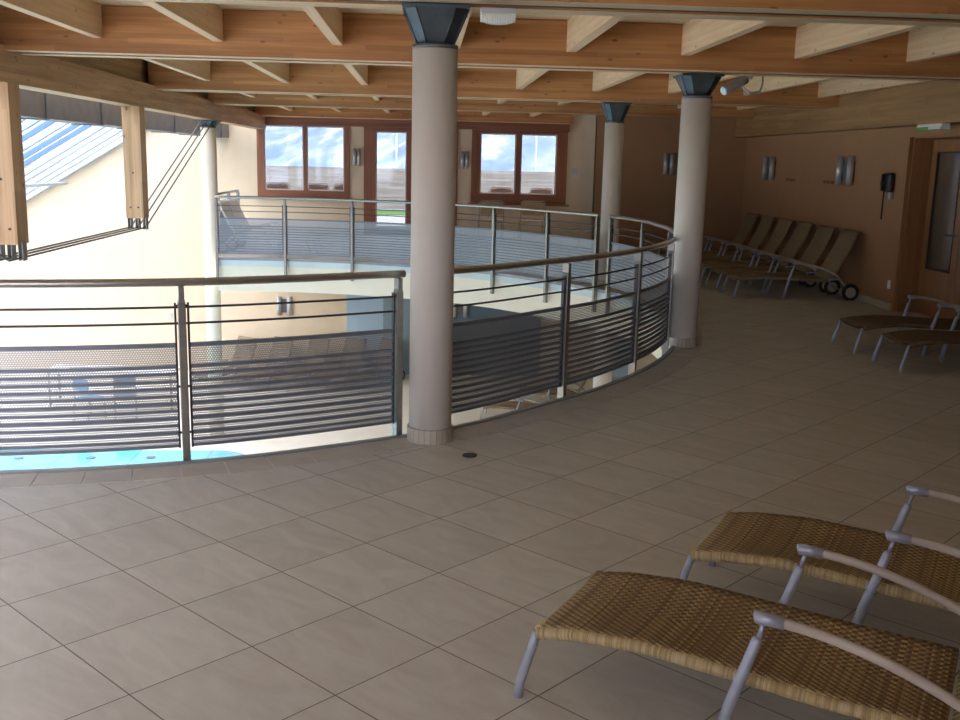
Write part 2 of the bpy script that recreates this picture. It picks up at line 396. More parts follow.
bm.faces.new((it[0], ib[0], ob[0], ot[0])).material_index = 1; bm.faces.new((it[-1], ot[-1], ob[-1], ib[-1])).material_index = 1
struct('floor', bm, [M['tile'], M['cream']], 'large beige stone tiles of the upper gallery floor')
bm = BM(); box(bm, -13.2, -4.2, ZL - .2, 6.6, 24.4, ZL)
struct('floor', bm, M['lowfloor'], 'pale tiled deck of the lower pool hall')
bm = BM(); band(bm, -90, 94.4, .045, .085, -.03, .014)
struct('trim_1', bm, M['kerb'], 'dark metal kerb edging the curved floor opening')
bm = BM(); band(bm, -90, 94.4, .045, .069, -.13, -.032)
struct('trim_2', bm, M['edgeblue'], 'pale blue strip along top of the curved slab edge')
# radial border tiles
bm = BM(); a = -90.0
while a < 94:
    da = math.degrees(.25 / 6.2)
    band(bm, a + .05, a + da - .05, .09, .33, -.002, .0035, 0, 2.4); a += da
struct('trim_3', bm, M['collar'] if False else paint('border_tile', (.55, .51, .46), .45, .08, 0, 5), 'ring of small border tiles along the opening')

# pool
bm = BM(); pts = []
x0, x1, y0, y1, rad = -12.6, -2.95, 8.2, 17.45, .7
for cx, cy, s in ((x1 - rad, y0 + rad, -90), (x1 - rad, y1 - rad, 0), (x0 + rad, y1 - rad, 90), (x0 + rad, y0 + rad, 180)):
    for k in range(9):
        t = math.radians(s + k * 90 / 8); pts.append((cx + rad * math.cos(t), cy + rad * math.sin(t), ZL + .002))
prism(bm, pts, (0, 0, .02)); pool = link('swimming_pool', bm, M['water']); tag(pool, 'turquoise swimming pool in the lower hall floor', 'pool')
for (px, py) in ((-6.9, 16.9), (-5.7, 16.95), (-4.7, 17.0)):
    bm = BM(); tube(bm, [(px, py, ZL + .02), (px, py, ZL + .032)], .08, 16); link('floor_nozzle', bm, M['slateblue'], pool)

# ------------------------------------------------------------------ walls
def poly_wall(name, pts, n, mat, label):
    bm = BM(); prism(bm, pts, n); return struct(name, bm, mat, label)
WY = 24.2
bm = BM()
xs = -13.0
prism(bm, [(xs, WY, ZL), (-3.95, WY, ZL), (-3.95, WY, roofz(-3.95)), (xs, WY, roofz(xs))], (0, .3, 0))
def wbox(x0, x1, z0, z1): box(bm, x0, WY, z0, x1, WY + .3, z1)
wbox(-3.95, 3.75, ZL, 0); wbox(3.75, 6.4, ZL, -.3); wbox(-3.95, -1.80, 0, .84)      # under window 1
wbox(-3.95, 3.75, 2.50, 3.3)
wbox(-1.80, -1.47, 0, 2.50); wbox(.74, 1.06, 0, 2.50); wbox(1.06, 3.33, 0, .80); wbox(3.33, 3.75, 0, 2.50)
struct('wall_back', bm, M['wall'], 'beige end wall with gable under the sloping glass roof')
# oblique return and dark wall at right
poly_wall('wall_return', [(2.93, 19.3, 0), (3.70, 24.2, 0), (3.95, 24.2, 0), (3.2, 19.3, 0)], (0, 0, 3.1), M['wall'], 'narrow return wall beside the right window')
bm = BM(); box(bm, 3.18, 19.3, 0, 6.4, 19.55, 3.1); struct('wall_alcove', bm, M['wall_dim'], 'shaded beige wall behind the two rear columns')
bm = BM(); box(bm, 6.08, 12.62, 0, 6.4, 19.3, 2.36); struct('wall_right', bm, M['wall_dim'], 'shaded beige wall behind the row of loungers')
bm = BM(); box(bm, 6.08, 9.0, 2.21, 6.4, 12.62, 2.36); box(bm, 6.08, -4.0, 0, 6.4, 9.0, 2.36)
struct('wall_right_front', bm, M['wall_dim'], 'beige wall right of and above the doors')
bm = BM(); box(bm, -9.0, -4.2, ZL, 6.4, -4, .3); box(bm, -1.65, -4.2, .3, 6.4, -4, 3.1); box(bm, -9.0, -4.2, 2.7, -1.65, -4, 3.1)
prism(bm, [(-13, -4.2, ZL), (-9.0, -4.2, ZL), (-9.0, -4.2, roofz(-9)), (-13, -4.2, roofz(-13))], (0, .2, 0))
struct('wall_front', bm, M['wall_dim'], 'beige wall behind the viewer')
bm = BM(); box(bm, -13.2, -4.2, ZL, -13, 24.5, roofz(-13)); struct('wall_left', bm, M['cream'], 'low outer wall under the glass roof')
bm = BM(); box(bm, 6.1, -4, ZL, 6.4, 24.2, -.58); struct('wall_lower_right', bm, M['cream'], 'lower hall right wall')
bm = BM(); box(bm, -1.88, WY - .03, ZL, -1.0, WY, -.58); struct('wall_lower_pale', bm, M['paleblue'], 'pale blue painted stretch of the lower end wall')
bm = BM(); box(bm, -1.0, WY - .035, ZL, .5, WY, -.58); struct('wall_lower_grey', bm, paint('grey_blue_paint', (.26, .35, .42), .7, .03), 'grey-blue painted stretch of the lower end wall')
bm = BM(); box(bm, .5, WY - .04, ZL, 2.85, WY, -.58); struct('wall_lower_slate', bm, M['slateblue'], 'slate blue painted stretch of the lower end wall')
bm = BM(); box(bm, 4.35, WY - .03, ZL, 5.2, WY, -1.0); struct('wall_lower_niche', bm, M['paleblue'], 'pale blue panel at the right end of lower wall')
bm = BM(); box(bm, 6.05, 12.64, 0, 6.08, 19.3, .09); struct('baseboard_right', bm, M['collar'], 'tile skirting below the row of loungers')
bm = BM(); box(bm, 2.95, 19.28, 0, 6.05, 19.3, .09); struct('baseboard_alcove', bm, M['collar'], 'tile skirting of the shaded wall')
bm = BM(); box(bm, -4.06, -4, 3.06, -3.95, 24.2, roofz(-4)); struct('wall_upstand', bm, M['white'], 'upstand between flat ceiling and glass roof')
bm = BM(); box(bm, -4.0, -4, 3.06, 6.4, 24.4, 3.2); struct('ceiling', bm, M['board'], 'pale timber boarding above the crossbeams')
bm = BM(); box(bm, -3.95, 24.02, 2.50, 3.35, WY, 2.70); struct('trim_4', bm, M['redwood'], 'red-brown timber header above windows and door')
bm = BM(); box(bm, -3.93, -4, 2.70, -3.89, 24.1, 3.06); struct('trim_5', bm, M['glulamY'], 'timber fascia board over the left edge beam')

# windows
def window(name, x0, x1, z0, z1, glasses, label, fb=.06):
    t = thing(name, label, 'window', ((x0 + x1) / 2, WY, z0), 0, None, 'structure')
    def add(nm, b, m): 
        o = link(nm, b, m, t); o.matrix_parent_inverse = Matrix.Translation(-Vector(t.location)); return o
    # frame as boards around the glasses
    bm = BM(); ya, yb = WY - .05, WY + .14
    gz0 = glasses[0][2]; gz1 = glasses[0][3]
    box(bm, x0, ya, z0, x1, yb, gz0); box(bm, x0, ya, gz1, x1, yb, z1)
    add('window_frame', bm, M['redwood'])
    xsr = [x0] + [v for g in glasses for v in (g[0], g[1])] + [x1]
    for k in range(0, len(xsr), 2):
        bm = BM(); box(bm, xsr[k], ya, gz0, xsr[k + 1], yb, gz1); add('jamb' if k in (0, len(xsr) - 2) else 'mullion', bm, M['redwoodZ'])
    for g in glasses:
        bm = BM(); box(bm, g[0], WY + .05, g[2], g[1], WY + .06, g[3]); add('pane', bm, M['dimglass'])
        bm = BM(); e = .025
        for q in ((g[0], g[2], g[1], g[2] + e), (g[0], g[3] - e, g[1], g[3]), (g[0], g[2] + e, g[0] + e, g[3] - e), (g[1] - e, g[2] + e, g[1], g[3] - e)):
            box(bm, q[0], WY + .03, q[1], q[2], WY + .08, q[3])
        add('sash', bm, M['white'])
    return t
window('window_1', -3.95, -1.80, .84, 2.56, [(-3.79, -2.88, 1.00, 2.48), (-2.80, -1.93, 1.00, 2.48)], 'two-pane red-brown timber window left of the glazed door')
window('window_2', 1.06, 3.33, .80, 2.52, [(1.27, 2.11, 1.02, 2.42), (2.23, 3.08, 1.02, 2.42)], 'two-pane red-brown timber window right of the glazed door')
window('door_1', -1.47, .74, 0, 2.50, [(-1.19, -.47, .18, 2.40), (-.27, .46, .18, 2.40)], 'tall glazed red-brown terrace door in the end wall')
bm = BM(); box(bm, -4.02, 24.06, .80, -1.74, 24.2, .84); struct('trim_6', bm, M['redwood'], 'sill board of left window')
bm = BM(); box(bm, 1.0, 24.06, .76, 3.4, 24.2, .80); struct('trim_7', bm, M['redwood'], 'sill board of right window')

t = thing('window_fill', 'unseen window band added behind the viewer to light the near floor', 'window', (-5, -4.1, .4), 0, None, 'structure')  # unseen windows, added to brighten the near floor
inv4 = Matrix.Translation(-Vector(t.location))
for k in range(8):
    bm = BM(); box(bm, -9 + k * 1.05 - .04, -4.17, .3, -9 + k * 1.05 + .04, -4.03, 2.7); o = link('mullion', bm, M['redwoodZ'], t); o.matrix_parent_inverse = inv4
for k in range(7):
    bm = BM(); box(bm, -8.96 + k * 1.05, -4.11, .3, -7.99 + k * 1.05, -4.1, 2.7); o = link('pane', bm, M['glass'], t); o.matrix_parent_inverse = inv4

# door recess right
bm = BM(); box(bm, 6.05, 12.60, 0, 6.1, 12.68, 2.2); struct('trim_8', bm, M['doorwood'], 'timber jamb edge of the door recess')
bm = BM(); box(bm, 6.1, 12.57, 0, 6.36, 12.62, 2.21); box(bm, 6.1, 9.0, 2.19, 6.36, 12.57, 2.21); struct('trim_9', bm, M['doorwood'], 'timber lining of door recess')
def rdoor(name, y0, y1, label):
    t = thing(name, label, 'door', (6.34, (y0 + y1) / 2, 0), 0, None, 'structure')
    def add(nm, b, m, **k):
        o = link(nm, b, m, t, **k); o.matrix_parent_inverse = Matrix.Translation(-Vector(t.location)); return o
    gy0, gy1, gz0, gz1 = y0 + .14, y1 - .14, .58, 2.03
    bm = BM()
    box(bm, 6.33, y0, 0, 6.38, y1, gz0); box(bm, 6.33, y0, gz1, 6.38, y1, 2.18); box(bm, 6.33, y0, gz0, 6.38, gy0, gz1); box(bm, 6.33, gy1, gz0, 6.38, y1, gz1)
    add('leaf', bm, M['doorwood'], bevel=.004)
    bm = BM(); box(bm, 6.355, gy0, gz0, 6.362, gy1, gz1); add('pane', bm, M['glassdark'])
    bm = BM()
    for q in ((gy0, gz0, gy0 + .02, gz1), (gy1 - .02, gz0, gy1, gz1), (gy0, gz0, gy1, gz0 + .02), (gy0, gz1 - .02, gy1, gz1)): box(bm, 6.325, q[0], q[1], 6.34, q[2], q[3])
    add('glazing_bead', bm, M['darkwood'])
    bm = BM(); tube(bm, [(6.33, y0 + .07, 1.04), (6.27, y0 + .07, 1.04), (6.265, y0 + .09, 1.04), (6.265, y0 + .19, 1.04)], .011, 10); tube(bm, [(6.325, y0 + .07, 1.04), (6.332, y0 + .07, 1.04)], .026, 14); add('door_handle', bm, M['steel'])
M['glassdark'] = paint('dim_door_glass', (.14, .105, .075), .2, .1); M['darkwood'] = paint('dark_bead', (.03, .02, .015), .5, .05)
rdoor('door_2', 11.68, 12.55, 'left leaf of the glazed timber double door at right')
rdoor('door_3', 10.80, 11.67, 'right leaf of glazed timber double door at right edge')
bm = BM(); box(bm, 6.45, -4.2, ZL, 6.7, 24.5, 3.3); struct('wall_outer_right', bm, M['wall_dim'], 'outer shell of the right side')
bm = BM(); box(bm, 6.34, 9.0, 0, 6.4, 10.80, 2.19); struct('trim_10', bm, M['doorwood'], 'timber panel right of the double door')

# ------------------------------------------------------------------ glass roof
t = thing('window_3', 'sloping glass roof above the pool hall', 'window', (-8.5, 10, 0), 0, None, 'structure')
inv = Matrix.Translation(-Vector(t.location))
dirn = Vector((1, 0, SL)).normalized(); nrm = Vector((-SL, 0, 1)).normalized()
P0 = Vector((-13.1, 0, roofz(-13.1))); P1 = Vector((-4.0, 0, roofz(-4.0)))
bm = BM(); prism(bm, [P0 + Vector((0, -4.2, 0)), P1 + Vector((0, -4.2, 0)), P1 + Vector((0, -4.2, 0)) + nrm * .02, P0 + Vector((0, -4.2, 0)) + nrm * .02], (0, 28.6, 0))
o = link('pane', bm, M['roofglass'], t); o.matrix_parent_inverse = inv
yy = 23.95; k = 0
while yy > -4:
    bm = BM(); wd = .05 if k in (5, 6, 8) else (.25 if k == 0 else .12)
    a = P0 + Vector((0, yy, 0)) - nrm * .08; b = P1 + Vector((0, yy, 0)) - nrm * .08
    prism(bm, [a, b, b + nrm * .09, a + nrm * .09], (0, wd, 0))
    o = link('glazing_bar', bm, M['mullion_dark'] if k in (5, 6, 8) else M['mullion'], t); o.matrix_parent_inverse = inv
    yy -= .62 if k % 2 else .75; k += 1
bm = BM(); a = P0 + dirn * 5.55 - nrm * .22
tube(bm, [a + Vector((0, 23.9, 0)), a + Vector((0, -4, 0))], .035, 10); o = link('purlin_pipe', bm, M['mullion'], t); o.matrix_parent_inverse = inv

# ------------------------------------------------------------------ timber structure
BEAMS = [(2.4, .5), (6.2, .5), (9.68, .46), (14.7, .46), (18.5, .46), (23.4, .40)]
BL = ['timber crossbeam over the viewer', 'nearest timber crossbeam at top edge, carried by the near column', 'second timber crossbeam from the viewer, carried by the right column',
      'third timber crossbeam, carried by the rear column in the gallery', 'fourth timber crossbeam, above the far part of the gallery', 'farthest timber crossbeam, just before the windows']
for (y, wd), lab in zip(BEAMS, BL):
    t = thing('crossbeam', lab, 'beam', (.9, y, 2.69 if y == 6.2 else 2.656), 0, 'twin timber crossbeams')
    for s in (-1, 1):
        bm = BM(); ya = -wd / 2 if s < 0 else .07 * wd / .46
        box(bm, -4.72, ya, 0, (2.4 if y > 23 else 4.95), ya + wd / 2 - .07 * wd / .46, .367 if y == 6.2 else .40)
        bm.faces.ensure_lookup_table(); bm.faces[0].material_index = 1          # underside painted paler for light coming up from the hall
        link('plank', bm, [M['glulamX'], M['board']], t, bevel=.004)
    bm = BM(); box(bm, -4.70, -.06, .012, (2.38 if y > 23 else 4.93), .06, .367 if y == 6.2 else .40); link('spacer', bm, M['darkwood'], t)
bm = BM(); box(bm, -3.97, -3.9, 2.38, -3.73, 24.15, 2.70)
tag(link('edge_beam', bm, M['glulamY'], bevel=.005, loc=(-3.85, 10, 2.38)), 'long pale timber beam running along the glass roof edge', 'beam', 'lengthwise edge beams')
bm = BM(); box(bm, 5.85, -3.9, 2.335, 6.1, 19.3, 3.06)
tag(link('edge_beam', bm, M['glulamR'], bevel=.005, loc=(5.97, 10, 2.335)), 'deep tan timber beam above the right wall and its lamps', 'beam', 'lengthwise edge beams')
bays = ['the nearest two crossbeams', 'the second and third crossbeams', 'the third and fourth crossbeams', 'the fourth and farthest crossbeams']
ordn = ['leftmost', 'second from left', 'third from left', 'fourth from left', 'fifth from left', 'sixth from left', 'seventh from left', 'eighth from left', 'rightmost']
proto = None
for bi, (ya, yb) in enumerate(((6.452, 9.45), (9.91, 14.47), (14.93, 18.27), (18.73, 23.2))):
    me = None
    for k in range(9):
        x = (-2.92 + 1.055 * k) if bi == 0 else (-3.02 + 1.075 * k)
        if x > 5.75 or (bi == 3 and x > 2.9): continue
        if me is None:
            bm = BM(); box(bm, -.045, 0, 0, .045, yb - ya, .277)
            o = link('joist', bm, M['joist'], bevel=.003); me = o.data
            o.location = (x, ya, 2.78)
        else:
            o2 = o.copy(); C.objects.link(o2); o2.location = (x, ya, 2.78); o = o2
        tag(o, 'pale joist between %s, %s' % (bays[bi], ordn[k]), 'joist', 'joists between crossbeams')

# hanging posts and tie rods
def hpost(y0, label, first):
    t = thing('hanging_post', label, 'post', (-3.85, y0 + .13, .78), 0, 'hanging timber posts under the edge beam')
    bm = BM(); box(bm, -.115, -.13, .155, .115, .13, 1.60); link('timber', bm, M['glulamZ'], t, bevel=.004)
    for dx in (-.1, 0, .1):
        bm = BM(); box(bm, dx - .024, -.05, .0, dx - .014, .05, .18); box(bm, dx + .014, -.05, .0, dx + .024, .05, .18); tube(bm, [(dx - .026, 0, .03), (dx + .026, 0, .03)], .018, 12); link('rod_shoe', bm, M['steel'], t, bevel=.003)
    for (bx, bz) in ((0, .75), (-.05, .30), (.05, .30)):
        bm = BM(); tube(bm, [(bx, -.13, bz), (bx, -.138, bz)], .012, 10); link('bolt', bm, M['darksteel'], t)
    return t
hpost(9.47, 'nearer hanging timber post at the left edge', True)
hpost(13.66, 'farther hanging timber post, left of the white column', False)
for dx, nm in ((-.1, 'outermost from the gallery'), (0, 'middle'), (.1, 'nearest the gallery')):
    bm = BM(); x = -3.85 + dx
    tube(bm, [(x, 5.0, 2.34), (x, 9.28, .81), (x, 13.79, .81), (x, 18.28, 2.34)], .011, 8)
    tag(link('tie_rod', bm, M['rod'], loc=(x, 11.6, .81)), 'dark steel tie rod under hanging posts, %s of three' % nm, 'tie rod', 'steel tie rods')

# duct
t = thing('ventilation_duct', 'grey sheet-metal duct running behind the left edge beam', 'duct', (-4.78, 10, 2.17))
for k in range(14):
    ya = 24.15 - 10 - (.95 if k == 0 else .95 + 2.1 * k); yb = ya + (.94 if k == 0 else 2.09)
    bm = BM(); box(bm, -.2, ya, 0, .2, yb, .37); box(bm, -.22, ya, -.015, .22, ya + .05, .385); link('duct_section', bm, M['zinc'], t)

# ------------------------------------------------------------------ columns
def column(x, y, ztop, r, label, base=0.0, capital=2.65, foot=True, mat=None):
    t = thing('column', label, 'column', (x, y, base), 0, 'round plastered columns')
    bm = BM(); tube(bm, [(0, 0, .0), (0, 0, ztop - base)], r, 48); link('shaft', bm, mat or M['column'], t)
    if foot:
        for z in ([-base] if base < 0 else [0]):
            bm = BM(); tube(bm, [(0, 0, z + .001), (0, 0, z + .095)], r + .012, 24)
            for k in range(24):
                a = 2 * PI * (k + .5) / 24
                box(bm, 0, 0, 0, .001, .001, .001) if False else None
            o = link('foot_tiles', bm, M['foot'], t)
            for p in o.data.polygons: p.use_smooth = False
    if capital:
        c = thing_part('capital', t)
        h0 = ztop - base; h1 = capital - base
        # collar plate, chamfered flared head, top plate, bolts
        bm = BM(); tube(bm, [(0, 0, 0), (0, 0, .025)], r + .002, 40)
        link_part('collar', bm, M['zinc'], c, h0)
        bm = BM(); a0, a1 = .105, .19; ch0, ch1 = .45, .62; H = h1 - h0 - .02
        def ringp(a, ch, z):
            k = a * ch; return [(k, -a, z), (a, -k, z), (a, k, z), (k, a, z), (-k, a, z), (-a, k, z), (-a, -k, z), (-k, -a, z)]
        R0 = [bm.verts.new(p) for p in ringp(a0, ch0, .02)]; R1 = [bm.verts.new(p) for p in ringp(a1, ch1, H)]
        for k in range(8): bm.faces.new((R0[k], R0[(k + 1) % 8], R1[(k + 1) % 8], R1[k]))
        bm.faces.new(R0[::-1]); bm.faces.new(R1)
        # raised fin edges
        for k in range(8): tube(bm, [R0[k].co, R1[k].co], .006, 6)
        link_part('flared_head', bm, M['capital'], c, h0)
        bm = BM(); box(bm, -.2, -.2, H, .2, .2, H + .02)
        for sx in (-1, 1): tube(bm, [(sx * .0, -.155, H * .8), (sx * .0, -.175, H * .78)], .012, 8)
        link_part('top_plate', bm, M['capital'], c, h0)
    return t
def thing_part(name, parent):
    me = bpy.data.meshes.new(name); bm = BM(); tube(bm, [(0, 0, 0), (0, 0, .004)], .06, 12); bm.to_mesh(me); bm.free()
    me.materials.append(M['capital']); o = bpy.data.objects.new(name, me); C.objects.link(o); o.parent = parent; return o
def link_part(name, bm, m, parent, z):
    o = link(name, bm, m, parent); parent.location.z = z; return o
def foot_mat():
    m, nt, b = nodemat('column_foot_tiles')
    t = N(nt, 'ShaderNodeTexCoord'); s = N(nt, 'ShaderNodeSeparateXYZ'); L(nt, t.outputs['Object'], s.inputs[0])
    an = math_(nt, 'ARCTAN2', s.outputs[1], s.outputs[0]); f = math_(nt, 'FRACT', math_(nt, 'MULTIPLY', an, 24 / (2 * PI)))
    L(nt, mixc(nt, math_(nt, 'LESS_THAN', f, .06), (.48, .42, .35), (.22, .20, .18)), b.inputs['Base Color']); b.inputs['Roughness'].default_value = .5
    return m
M['foot'] = foot_mat()
column(.045, 6.36, 2.45, .138, 'thick beige column nearest the viewer, at the railing gap', 0, 2.69)
column(2.61, 9.93, 2.43, .145, 'beige column at right, standing outside the curved railing')
column(2.72, 14.85, 2.37, .14, 'rear beige column seen behind the curved railing', ZL)
column(-3.88, 18.55, 2.25, .135, 'tall pale column at the left, under the edge beam', ZL, 2.38, False, M['cream'])

# ------------------------------------------------------------------ railings
def railing(label, a0, a1, posts, zs=1.07, ends=True):
    pc = cp((a0 + a1) / 2)
    t = thing('railing', label, 'railing', (pc.x, pc.y, 0), 0, 'steel railings around the opening'); inv = Matrix.Translation(-Vector(t.location))
    def add(nm, b, m, par=t, **k):
        o = link(nm, b, m, par, **k)
        o.matrix_parent_inverse = inv if par is t else Matrix.Identity(4)
        return o
    bm = BM(); tube(bm, [cp(a, 0, zs) for a in arc(a0, a1, 1.0)], .024, 12); add('handrail', bm, M['rail'])
    for z in (.925, .83):
        bm = BM(); tube(bm, [cp(a, 0, z) for a in arc(posts[0], posts[-1], 1.0)], .0075, 6); add('rail_rod', bm, M['darksteel'])
    for pa in posts:
        bm = BM(); c0 = cp(pa); rad = Vector((math.cos(math.radians(pa)), math.sin(math.radians(pa)), 0)); tan = Vector((-rad.y, rad.x, 0))
        def bar(hw, z0, z1, d0=-.03, d1=.03, hw1=None):
            hw1 = hw1 if hw1 is not None else hw
            v = [c0 + tan * s * (hw if z == z0 else hw1) + rad * d + Vector((0, 0, z)) for z in (z0, z1) for d in (d0, d1) for s in (-1, 1)]
            vv = [bm.verts.new(p) for p in v]
            for f in ((0, 2, 3, 1), (4, 5, 7, 6), (0, 1, 5, 4), (2, 6, 7, 3), (0, 4, 6, 2), (1, 3, 7, 5)): bm.faces.new([vv[i] for i in f])
        bar(.022, -.33, .95); bar(.022, .95, .975, -.03, .03, .016); bar(.016, .975, 1.045, -.03, .03, .016); bar(.01, 1.03, zs - .01, -.012, .012)
        add('post', bm, M['steel'], bevel=.003)
    for p0, p1 in zip(posts, posts[1:]):
        g = math.degrees(.030 / 6.1); b0, b1 = p0 + g, p1 - g
        bm = BM(); uv = bm.loops.layers.uv.new('UVMap')
        A = arc(b0, b1, 1.0); prev = None
        for a in A:
            q = (bm.verts.new(cp(a, 0, .10)), bm.verts.new(cp(a, 0, .70)), math.radians(a) * 6.1)
            if prev:
                f = bm.faces.new((prev[0], q[0], q[1], prev[1]))
                for l, c in zip(f.loops, ((prev[2], 0), (q[2], 0), (q[2], .60), (prev[2], .60))): l[uv].uv = c
            prev = q
        sh = add('perforated_panel', bm, M['perf'])
        bm = BM()
        band(bm, b0, b1, -.012, .012, .692, .715, 1, 1.0); band(bm, b0, b1, -.012, .012, .088, .104, 1, 1.0)
        band(bm, b0, b0 + .11, -.014, .014, .085, .95, 0, .5); band(bm, b1 - .11, b1, -.014, .014, .085, .95, 0, .5)
        add('panel_frame', bm, [M['darksteel'], M['slat']])
        bm = BM()
        for k in range(11): band(bm, b0, b1, -.012, .012, .122 + k * .0445, .122 + k * .0445 + .016, 0, 1.0)
        add('panel_slats', bm, M['slat'])
        for pa, s in ((p0, 1), (p1, -1)):
            for z in (.17, .45, .93):
                bm = BM(); ca = pa + s * g * .5; tube(bm, [cp(ca - g * .5, -.02, z), cp(ca + g * .5, -.02, z)], .008, 6); add('clip', bm, M['darksteel'])
    return t
railing('curved steel railing nearest the viewer, left of near column', -100, -60.2, [-99.4, -86.6, -73.4, -60.6])
railing('curved steel railing from near column round to the right column', -58.0, 21.4, [-57.6, -44.6, -32.5, -20.3, -3.5, 11.5, 21.2])
railing('far curved steel railing below the windows', 23.9, 94.6, [24.2, 34.6, 46, 58.5, 71.8, 83.2, 94.4])
# straight side railing on the left edge of far gallery
t = thing('railing', 'short straight railing on the left side of the far gallery', 'railing', (-3.87, 19.5, 0), 0, 'steel railings around the opening')
bm = BM(); tube(bm, [(0, -.75, 1.07), (0, 1.7, 1.07)], .024, 10); link('handrail', bm, M['rail'], t)
for z in (.935, .845):
    bm = BM(); tube(bm, [(0, -.75, z), (0, 1.7, z)], .0075, 6); link('rail_rod', bm, M['darksteel'], t)
for y in (-.3, .7, 1.7):
    bm = BM(); box(bm, -.03, y - .024, -.33, .03, y + .024, 1.05); link('post', bm, M['steel'], t, bevel=.003)
bm = BM(); box(bm, -.01, -.25, .1, .01, 1.65, .73); link('panel', bm, M['slat'], t)

# ------------------------------------------------------------------ loungers
def prof(s):   # seat height along the length
    K = [(0, .27), (.12, .295), (.35, .315), (.62, .305), (.95, .29), (1.25, .285)]
    for (s0, z0), (s1, z1) in zip(K, K[1:]):
        if s <= s1:
            t = (s - s0) / (s1 - s0); return z0 + (z1 - z0) * t
    return K[-1][1]
def sheet(bm, path, halfw, thick, sag, uvl, nv=14):
    """woven sheet along path [(x,z)], sagging in the middle"""
    acc = 0; rows = []; last = None
    for i, (x, z) in enumerate(path):
        if last: acc += math.hypot(x - last[0], z - last[1])
        last = (x, z); s = i / (len(path) - 1)
        en = min(1, s * 6, (1 - s) * 6)
        row = []
        for j in range(nv + 1):
            v = -1 + 2 * j / nv; d = sag * (1 - v * v) * (.35 + .65 * en)
            row.append((Vector((x, v * halfw, z - d)), (acc, v * halfw)))
        rows.append(row)
    up = [[bm.verts.new(p) for p, _ in r] for r in rows]; dn = [[bm.verts.new(p - Vector((0, 0, thick))) for p, _ in r] for r in rows]
    n, m = len(rows), nv + 1
    def q(a, cs):
        f = bm.faces.new(a); f.smooth = True
        for l, c in zip(f.loops, cs): l[uvl].uv = c
    for i in range(n - 1):
        for j in range(m - 1):
            cs = [rows[i][j][1], rows[i + 1][j][1], rows[i + 1][j + 1][1], rows[i][j + 1][1]]
            q((up[i][j], up[i + 1][j], up[i + 1][j + 1], up[i][j + 1]), cs); q((dn[i][j], dn[i][j + 1], dn[i + 1][j + 1], dn[i + 1][j]), [cs[0], cs[3], cs[2], cs[1]])
    for i in range(n - 1):
        for j in (0, m - 1): q((up[i][j], up[i + 1][j], dn[i + 1][j], dn[i][j]), [rows[i][j][1]] * 4)
    for j in range(m - 1):
        for i in (0, n - 1): q((up[i][j], up[i][j + 1], dn[i][j + 1], dn[i][j]), [rows[i][j][1]] * 4)
